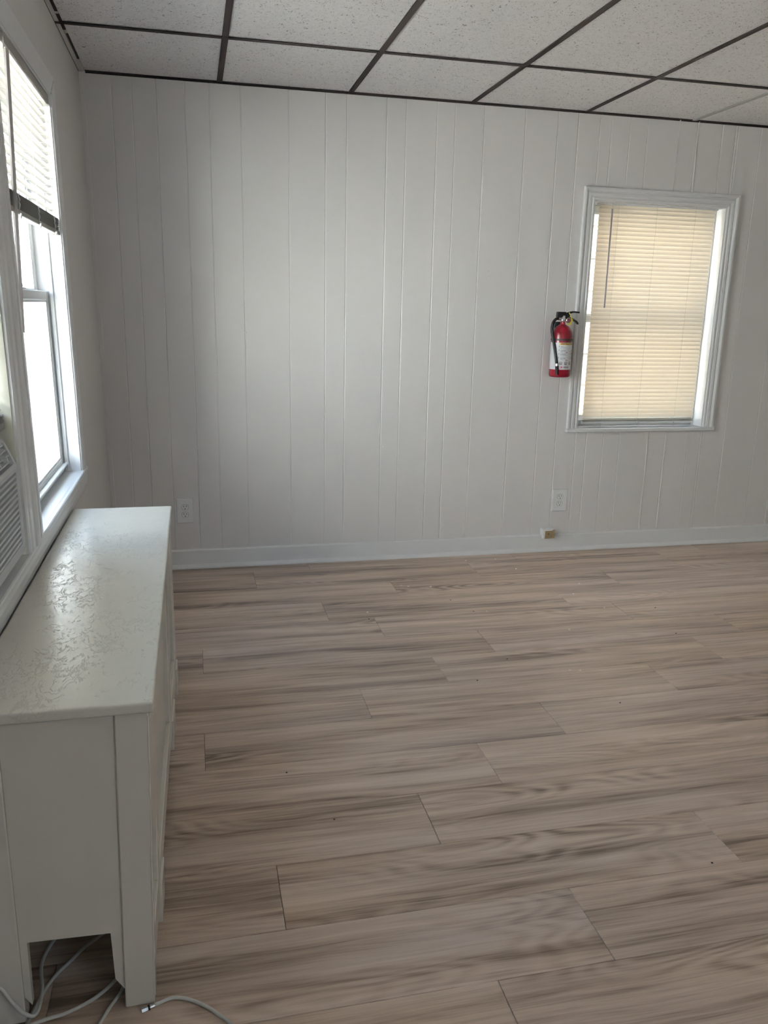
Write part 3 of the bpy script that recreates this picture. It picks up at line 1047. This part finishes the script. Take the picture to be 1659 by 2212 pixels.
c4 = [(0.20, -2.86, 0.004), (0.218, -2.815, 0.004), (0.232, -2.782, 0.004), (0.243, -2.762, 0.004), (0.252, -2.742, 0.004), (0.262, -2.70, 0.010), (0.268, -2.64, 0.012), (0.262, -2.58, 0.012)]
tag(MB().tube(spline(c4, 6), 0.0033, 10).build('cable', 'cable', None, True),
    'short steep grey white cable emerging beside the inner edge of the right cover leg', 'cable')

# ------------------------------------------------------------------ outlets


def outlet(label, cx, cz, w, h):
    t = thing('electrical_outlet', label, 'outlet', (cx, 0.0, cz))
    pl_ = [(-w / 2, 0.0), (-w / 2, 0.002), (-w / 2 + 0.004, 0.006)]
    mb = MB()
    rings = []
    for ins, d in ((0.0, 0.0), (0.0, 0.0030), (0.0022, 0.0062), (0.0034, 0.0068)):
        rings.append([Vector((cx + sx * (w / 2 - ins), -d, cz + sz * (h / 2 - ins))) for sx, sz in ((-1, -1), (1, -1), (1, 1), (-1, 1))])
    mb.loft(rings)
    mb.build('wall_plate', 'plate', t)
    for s in (1, -1):
        zc = cz + s * 0.0195

        def shape(r, flat):
            o = []
            for k in range(28):
                a = 2 * PI * k / 28
                o.append((cx + r * math.cos(a), zc + max(-flat, min(flat, r * math.sin(a)))))
            return o
        MB().prism(shape(0.0182, 0.0150), lambda x, z: Vector((x, -0.0066, z)), lambda x, z: Vector((x, -0.0070, z))).build('gap_ring', 'seam', t)
        f = MB().prism(shape(0.0172, 0.0140), lambda x, z: Vector((x, -0.0060, z)), lambda x, z: Vector((x, -0.0078, z))).build('receptacle', 'plate', t)
        for dx, hh in ((-0.0065, 0.0078), (0.0065, 0.0066)):
            MB().box(cx + dx - 0.0012, cx + dx + 0.0012, -0.0081, -0.0070, zc + 0.0035 - hh / 2 + 0.001, zc + 0.0035 + hh / 2 + 0.001).build('slot', 'dark', f)
        MB().lathe([(0.0, -0.0082), (0.0026, -0.0082), (0.0026, -0.0070), (0, -0.0070)], (cx, 0, zc - 0.0075), 12, 'y').build('ground_hole', 'dark', f)
    MB().lathe([(0.0, -0.0076), (0.0020, -0.0074), (0.0030, -0.0066), (0.0030, -0.0055), (0, -0.0055)], (cx, 0, cz), 12, 'y').build('screw', 'plate', t, True)
    return t


outlet('white duplex outlet on the panelled wall just right of the radiator cover', 0.3665, 0.3045, 0.086, 0.128)
outlet('white duplex outlet on the panelled wall below the window with the closed blind', 2.4345, 0.2955, 0.091, 0.129)

# small jack block on the baseboard
jb = thing('jack_block', 'small white painted block with bare tan face above baseboard under right outlet', 'junction box', (2.366, -0.015, 0.110))
MB().box(2.329, 2.400, -0.040, -0.0005, 0.0985, 0.137, 0.003, 2).box(2.334, 2.398, -0.040, -0.0155, 0.080, 0.100, 0.002).build('body', 'trim', jb)
face = [(2.343, 0.0815), (2.400, 0.0835), (2.4005, 0.134), (2.392, 0.131), (2.386, 0.1275), (2.372, 0.126), (2.343, 0.1265)]
MB().prism(face, lambda x, z: Vector((x, -0.0405, z)), lambda x, z: Vector((x, -0.0422, z))).build('bare_face', 'brown_wood', jb)
MB().lathe([(0, -0.0428), (0.0036, -0.0428), (0.0036, -0.042), (0, -0.042)], (2.3635, 0, 0.109), 12, 'y').build('screw_hole', 'dark', jb)

# ------------------------------------------------------------------ fire extinguisher
EX, EY, EZ = 2.341, -0.078, 0.996
R = 0.0555
fe = thing('fire_extinguisher', 'red fire extinguisher with black hose and white label hung beside window', 'fire extinguisher', (EX, EY, EZ))
prof = [(0.0, 0.004), (0.040, 0.003), (0.050, 0.0), (0.0535, 0.003), (R, 0.010), (R, 0.205), (0.0545, 0.220), (0.0505, 0.236), (0.0435, 0.250), (0.0335, 0.261),
        (0.022, 0.268), (0.0145, 0.273), (0.0125, 0.280), (0.0125, 0.293), (0, 0.293)]
MB().lathe(prof, (EX, EY, EZ), 48).build('cylinder', 'red', fe, True)


def wrap(mb, r, a0=-PI / 2):
    """(s, 0, h) on a flat sheet -> around the cylinder, s = arc length from the front"""
    return mb.map(lambda s, t, h: (EX + (r + t) * math.cos(a0 + s / r), EY + (r + t) * math.sin(a0 + s / r), EZ + h))


def sheet(s0, s1, h0, h1, th=0.0004, n=None):
    mb = MB()
    n = n or max(1, int((s1 - s0) / 0.006))
    rings = []
    for i in range(n + 1):
        s = s0 + (s1 - s0) * i / n
        rings.append([Vector((s, 0, h0)), Vector((s, th, h0)), Vector((s, th, h1)), Vector((s, 0, h1))])
    mb.loft(rings)
    return mb


lab = wrap(sheet(-0.100, 0.070, 0.040, 0.180), R + 0.0002).build('label_sheet', 'label', fe, True)
wrap(sheet(-0.033, 0.068, 0.168, 0.1785), R + 0.0007).build('title_band', 'label_yellow', lab, True)
wrap(sheet(0.0685, 0.070, 0.040, 0.180, 0.0006), R + 0.0004).build('label_edge', 'label_yellow', lab, True)


def text_on(s, size, s0, h0, mat, name, parent, bold=0.0, length=None):
    cu = bpy.data.curves.new('txt', 'FONT')
    cu.body = s
    cu.size = size
    cu.offset = bold
    o = bpy.data.objects.new('txt', cu)
    COL.objects.link(o)
    bpy.context.view_layer.update()
    me = bpy.data.meshes.new_from_object(o.evaluated_get(bpy.context.evaluated_depsgraph_get()))
    bpy.data.objects.remove(o)
    bpy.data.curves.remove(cu)
    mb = MB()
    mb.bm.from_mesh(me)
    bpy.data.meshes.remove(me)
    xm = max(v.co.x for v in mb.bm.verts)
    k = (length / xm) if length else 1.0
    mb.map(lambda x, y, z: (s0 + x * k, 0.0, h0 + y))
    wrap(mb, R + 0.0013)
    return mb.build(name, mat, parent)


text_on('INSTRUCTIONS', 0.0125, -0.026, 0.1692, 'ink', 'title_text', lab, 0.0004, 0.088)
# numbered steps: lines of small print (too small to read in the photograph), pictograms
rr = random.Random(4)
ln = None
mb = MB()
for h in (0.1590, 0.1545, 0.1400, 0.1355, 0.1310, 0.1200, 0.1155, 0.1000, 0.0955, 0.0910):
    s0 = -0.026
    ln_ = rr.uniform(0.026, 0.036) if h not in (0.1590, 0.1310, 0.0910) else rr.uniform(0.012, 0.018)
    s = s0
    while s < s0 + ln_:
        wl_ = rr.uniform(0.002, 0.006)
        t = sheet(s, min(s + wl_, s0 + ln_), h, h + 0.0018, 0.0003, 1)
        me_ = bpy.data.meshes.new('t')
        t.bm.to_mesh(me_)
        t.bm.free()
        mb.bm.from_mesh(me_)
        bpy.data.meshes.remove(me_)
        s += wl_ + 0.0009
wrap(mb, R + 0.0008).build('small_print', 'ink_grey', lab, kind='stuff')
mb = MB()
for h in (0.157, 0.138, 0.118, 0.099):
    mb.join(sheet(-0.036, -0.033, h, h + 0.007, 0.0003, 1).bm)
for h in (0.152, 0.128, 0.107):
    mb.join(sheet(-0.028, 0.030, h - 0.003, h - 0.0025, 0.0003, 8).bm)
wrap(mb, R + 0.0008).build('step_marks', 'ink_grey', lab)
mb = MB()
for s, h in ((0.002, 0.1275), (0.004, 0.0875)):
    for q in range(3):
        mb.join(sheet(s + q * 0.0035, s + q * 0.0035 + 0.0028, h, h + 0.003 + 0.0012 * (q % 2), 0.0003, 1).bm)
for h in (0.155, 0.118, 0.094):
    mb.join(sheet(0.052, 0.058, h, h + 0.008, 0.0003, 1).bm)
wrap(mb, R + 0.0008).build('red_marks', 'label_red', lab)
mb = MB()
for (s0, h0, s1, h1) in ((0.030, 0.133, 0.060, 0.147), (0.032, 0.119, 0.058, 0.127), (0.030, 0.096, 0.060, 0.113)):
    n_ = 5
    for q in range(n_):
        a, b = s0 + (s1 - s0) * q / n_, s0 + (s1 - s0) * (q + 1) / n_
        ha, hb = h0 + (h1 - h0) * q / n_, h0 + (h1 - h0) * (q + 1) / n_
        mb.loft([[Vector((a, 0, ha)), Vector((a, 0.0003, ha)), Vector((a, 0.0003, ha + 0.0012)), Vector((a, 0, ha + 0.0012))],
                 [Vector((b, 0, hb)), Vector((b, 0.0003, hb)), Vector((b, 0.0003, hb + 0.0012)), Vector((b, 0, hb + 0.0012))]])
    mb.join(sheet(s1 - 0.001, s1 + 0.005, h1 - 0.004, h1 + 0.006, 0.0003, 1).bm)
wrap(mb, R + 0.0008).build('step_drawings', 'ink', lab)
for s in (-0.028, -0.001, 0.026):
    mb = MB()
    for a, b, c, d in ((0, 0.014, 0, 0.0018), (0, 0.014, 0.0125, 0.0143), (0, 0.0018, 0.0018, 0.0125), (0.0122, 0.014, 0.0018, 0.0125), (0.004, 0.0065, 0.003, 0.009), (0.0075, 0.0105, 0.003, 0.0065)):
        mb.join(sheet(s + a, s + b, 0.066 + c, 0.066 + d, 0.0003, 2).bm)
    wrap(mb, R + 0.0008).build('class_pictogram', 'ink', lab)
# maker's mark: small red cross-like emblem and name
mb = MB()
for sgn in (1, -1):
    for q in (0, 1):
        a = PI / 4 * sgn + q * PI
        ca, sa = math.cos(a), math.sin(a)
        p0, p1 = 0.0008, 0.0062
        quad = [(p0, -0.0014), (p1, -0.0020), (p1, 0.0020), (p0, 0.0014)]
        cs, ch = -0.0155, 0.0525
        pts = [(cs + x * ca - y_ * sa, ch + x * sa + y_ * ca) for x, y_ in quad]
        mb.prism(pts, lambda x, z: Vector((x, 0, z)), lambda x, z: Vector((x, 0.0003, z)))
wrap(mb, R + 0.0008).build('maker_emblem', 'label_red', lab)
text_on('KIDDE', 0.0105, -0.005, 0.0488, 'ink', 'maker_name', lab, 0.0003, 0.030)
# strap
wrap(sheet(-PI * R + 0.001, PI * R - 0.001, 0.190, 0.1985, 0.0016, 40), R + 0.0002).build('band', 'black', fe, True)
MB().box(EX - 0.062, EX - 0.050, EY - 0.030, EY - 0.004, EZ + 0.187, EZ + 0.2015, 0.002).build('hose_clip', 'black', fe)
# bracket on the wall
MB().box(EX - 0.018, EX + 0.018, -0.010, -0.0005, EZ + 0.03, EZ + 0.285, 0.002).box(EX - 0.015, EX + 0.015, EY + R - 0.004, -0.009, EZ + 0.186, EZ + 0.202).build('wall_bracket', 'black', fe)
# valve
vz = EZ + 0.293
MB().lathe([(0, -0.006), (0.014, -0.006), (0.0155, -0.002), (0.0155, 0.006), (0.013, 0.010), (0.013, 0.024), (0, 0.024)], (EX, EY, vz), 20).build('valve', 'steel', fe, True)
MB().tube([(EX - 0.008, EY, vz + 0.010), (EX - 0.030, EY - 0.003, vz + 0.009)], 0.0085, 14).build('hose_fitting', 'steel', fe, True)
g = MB().lathe([(0, -0.006), (0.0115, -0.006), (0.0135, -0.004), (0.0135, 0.006), (0, 0.006)], (EX + 0.019, EY - 0.022, vz + 0.001), 24, 'y').build('gauge', 'steel', fe, True)
MB().lathe([(0, -0.0066), (0.0112, -0.0066), (0.0112, -0.0058), (0, -0.0058)], (EX + 0.019, EY - 0.022, vz + 0.001), 24, 'y').build('gauge_face', 'gauge', g, True)
# body of the head and the two levers
hd = [(-0.038, 0.016), (-0.036, 0.044), (0.008, 0.044), (0.012, 0.036), (0.034, 0.038), (0.036, 0.022), (0.010, 0.012), (-0.012, 0.018)]
MB().prism(hd, lambda x, z: Vector((EX + x, EY - 0.011, vz + z)), lambda x, z: Vector((EX + x, EY + 0.011, vz + z))).build('head_housing', 'black', fe)


def lever(name, pts, widths, ths):
    sm = spline([Vector(p) for p in pts], 4)
    rings = []
    n_ = len(sm) - 1
    for i, p in enumerate(sm):
        t = i / n_ * (len(widths) - 1)
        k = min(int(t), len(widths) - 2)
        w_ = widths[k] + (widths[k + 1] - widths[k]) * (t - k)
        h_ = ths[k] + (ths[k + 1] - ths[k]) * (t - k)
        d_ = (sm[min(i + 1, n_)] - sm[max(i - 1, 0)]).normalized()
        nv = Vector((-d_.z, 0, d_.x))
        rings.append([p + Vector((0, -w_, 0)) + nv * h_ * 0.2, p + Vector((0, -w_ * 0.6, 0)) + nv * h_, p + Vector((0, w_ * 0.6, 0)) + nv * h_, p + Vector((0, w_, 0)) + nv * h_ * 0.2,
                      p + Vector((0, w_, 0)) - nv * h_, p + Vector((0, -w_, 0)) - nv * h_])
    MB().loft(rings).build(name, 'black', fe)


lever('upper_lever', [(EX - 0.005, EY, vz + 0.030), (EX + 0.022, EY, vz + 0.036), (EX + 0.052, EY, vz + 0.044), (EX + 0.088, EY, vz + 0.042)], [0.011, 0.011, 0.010, 0.007], [0.006, 0.0055, 0.0045, 0.004])
lever('lower_handle', [(EX + 0.008, EY, vz + 0.016), (EX + 0.034, EY, vz + 0.013), (EX + 0.062, EY, vz + 0.002), (EX + 0.078, EY, vz - 0.008), (EX + 0.086, EY, vz - 0.018)], [0.011, 0.011, 0.010, 0.009, 0.007], [0.006, 0.0055, 0.005, 0.005, 0.003])
# pull pin tag
MB().tube(spline([(EX + 0.026, EY - 0.012, vz + 0.040), (EX + 0.030, EY - 0.018, vz + 0.030), (EX + 0.034, EY - 0.022, vz + 0.018), (EX + 0.036, EY - 0.022, vz + 0.004)], 5), 0.0022, 8).build('pin_tie', 'yellow_tag', fe, True)
tg = [(0.012, -0.014), (0.026, -0.016), (0.036, -0.002), (0.044, 0.012), (0.046, -0.002), (0.040, -0.014), (0.032, -0.026), (0.018, -0.022)]
MB().prism(tg, lambda x, z: Vector((EX + x, EY - 0.020, vz + z)), lambda x, z: Vector((EX + x, EY - 0.0185, vz + z))).build('pin_tag', 'yellow_tag', fe)
# hose
hp = [(EX - 0.028, EY - 0.003, vz + 0.009), (EX - 0.044, EY - 0.006, vz + 0.006), (EX - 0.060, EY - 0.010, vz - 0.012), (EX - 0.066, EY - 0.014, vz - 0.040), (EX - 0.064, EY - 0.018, vz - 0.070),
      (EX - 0.057, EY - 0.026, vz - 0.110), (EX - 0.050, EY - 0.035, vz - 0.155), (EX - 0.043, EY - 0.042, vz - 0.200), (EX - 0.039, EY - 0.046, vz - 0.232)]
MB().tube(spline(hp, 6), 0.0078, 12).build('hose', 'rubber', fe, True)
MB().tube([hp[-1], (EX - 0.0385, EY - 0.0465, vz - 0.236), (EX - 0.036, EY - 0.049, vz - 0.280)], 0.009, 12, [0.0085, 0.0088, 0.0088]).build('nozzle', 'rubber', fe, True)
MB().tube([(EX - 0.0395, EY - 0.0455, vz - 0.221), (EX - 0.0385, EY - 0.0465, vz - 0.234)], 0.0096, 14).build('nozzle_ring', 'steel', fe, True)

# ------------------------------------------------------------------ debris on the planks
cr = random.Random(11)
for x, y_ in ((1.40, -0.46), (1.43, -0.48), (1.54, -0.50), (1.85, -0.12), (2.02, -0.12), (2.30, -0.58), (2.20, -0.72), (2.26, -0.92), (1.98, -1.14), (1.80, -1.52), (1.84, -1.53), (1.70, -0.87), (1.16, -0.79), (2.07, -0.30)):
    mb = MB()
    n_ = 6
    a0 = cr.uniform(0, 6)
    ring = [(x + cr.uniform(0.003, 0.0055) * math.cos(a0 + k * 2 * PI / n_), y_ + cr.uniform(0.003, 0.0055) * math.sin(a0 + k * 2 * PI / n_)) for k in range(n_)]
    mb.prism(ring, lambda a, b: Vector((a, b, 0.0)), lambda a, b: Vector((x + (a - x) * .7, y_ + (b - y_) * .7, 0.0028)))
    tag(mb.build('paint_chip', 'chip'), 'tiny white paint chip lying on the wood floor toward the back wall', 'paint chip', 'white paint chips scattered on the floor')
for x, y_ in ((1.58, -0.70), (1.64, -0.86), (1.42, -1.54), (1.86, -1.80), (0.66, -2.02), (0.76, -2.27), (1.66, -2.63), (1.60, -1.38), (2.42, -1.26), (1.15, -0.87), (2.50, -0.96)):
    mb = MB().lathe([(0, 0), (0.0026, 0.0), (0.003, 0.0012), (0.0014, 0.0024), (0, 0.0024)], (x, y_, 0), 7)
    tag(mb.build('dirt_crumb', 'chip_dark'), 'tiny dark dirt crumb on the wood floor planks', 'crumb', 'dark crumbs scattered on the floor')

# ------------------------------------------------------------------ outside
g_ = MB().box(-14, 14, -16, 12, -1.05, -1.0).build('ground', 'soil')
g_['kind'] = 'structure'
nb = thing('building', 'pale neighbouring building wall seen through far left window', 'building', (-2.0, 1.6, -1.0))
for k in range(14):
    x0 = -4.3 + k * 0.30
    if x0 > -0.5:
        break
    MB().box(x0, x0 + 0.290, 1.50 + (0.03 if k % 2 else 0.0), 1.72, -1.0, 3.6, 0.01).build('siding_board', 'siding', nb)
wb = thing('building', 'added unseen white building bouncing sunlight into the left windows', 'building', (-6.6, -8.0, -1.0))  # out of view, added to throw sunlight onto the back wall
for k in range(26):
    z0 = -1.0 + k * 0.25
    MB().box(-6.6, -6.40 - 0.008 * (k % 2), -15.0, -2.2, z0, z0 + 0.245, 0.01).build('added_clapboard', 'bounce_clap', wb)
hb = thing('building', 'added unseen tan wall blocking sky and sun behind the back window', 'building', (3.0, 2.2, -1.0))  # out of view, added to dim the daylight on the back blind
for k in range(20):
    z0 = -1.0 + k * 0.25
    MB().box(-0.2, 8.5, 2.1 - 0.008 * (k % 2), 2.3, z0, z0 + 0.245, 0.01).build('added_clapboard', 'blocker_siding', hb)
for k in range(26):  # unseen end wall added to keep sun out of the gap
    z0 = -1.0 + k * 0.25
    MB().box(5.3 + 0.008 * (k % 2), 5.5, 0.30, 2.08, z0, z0 + 0.245, 0.01).build('added_clapboard', 'blocker_siding', hb)
print('objects', len(bpy.data.objects))
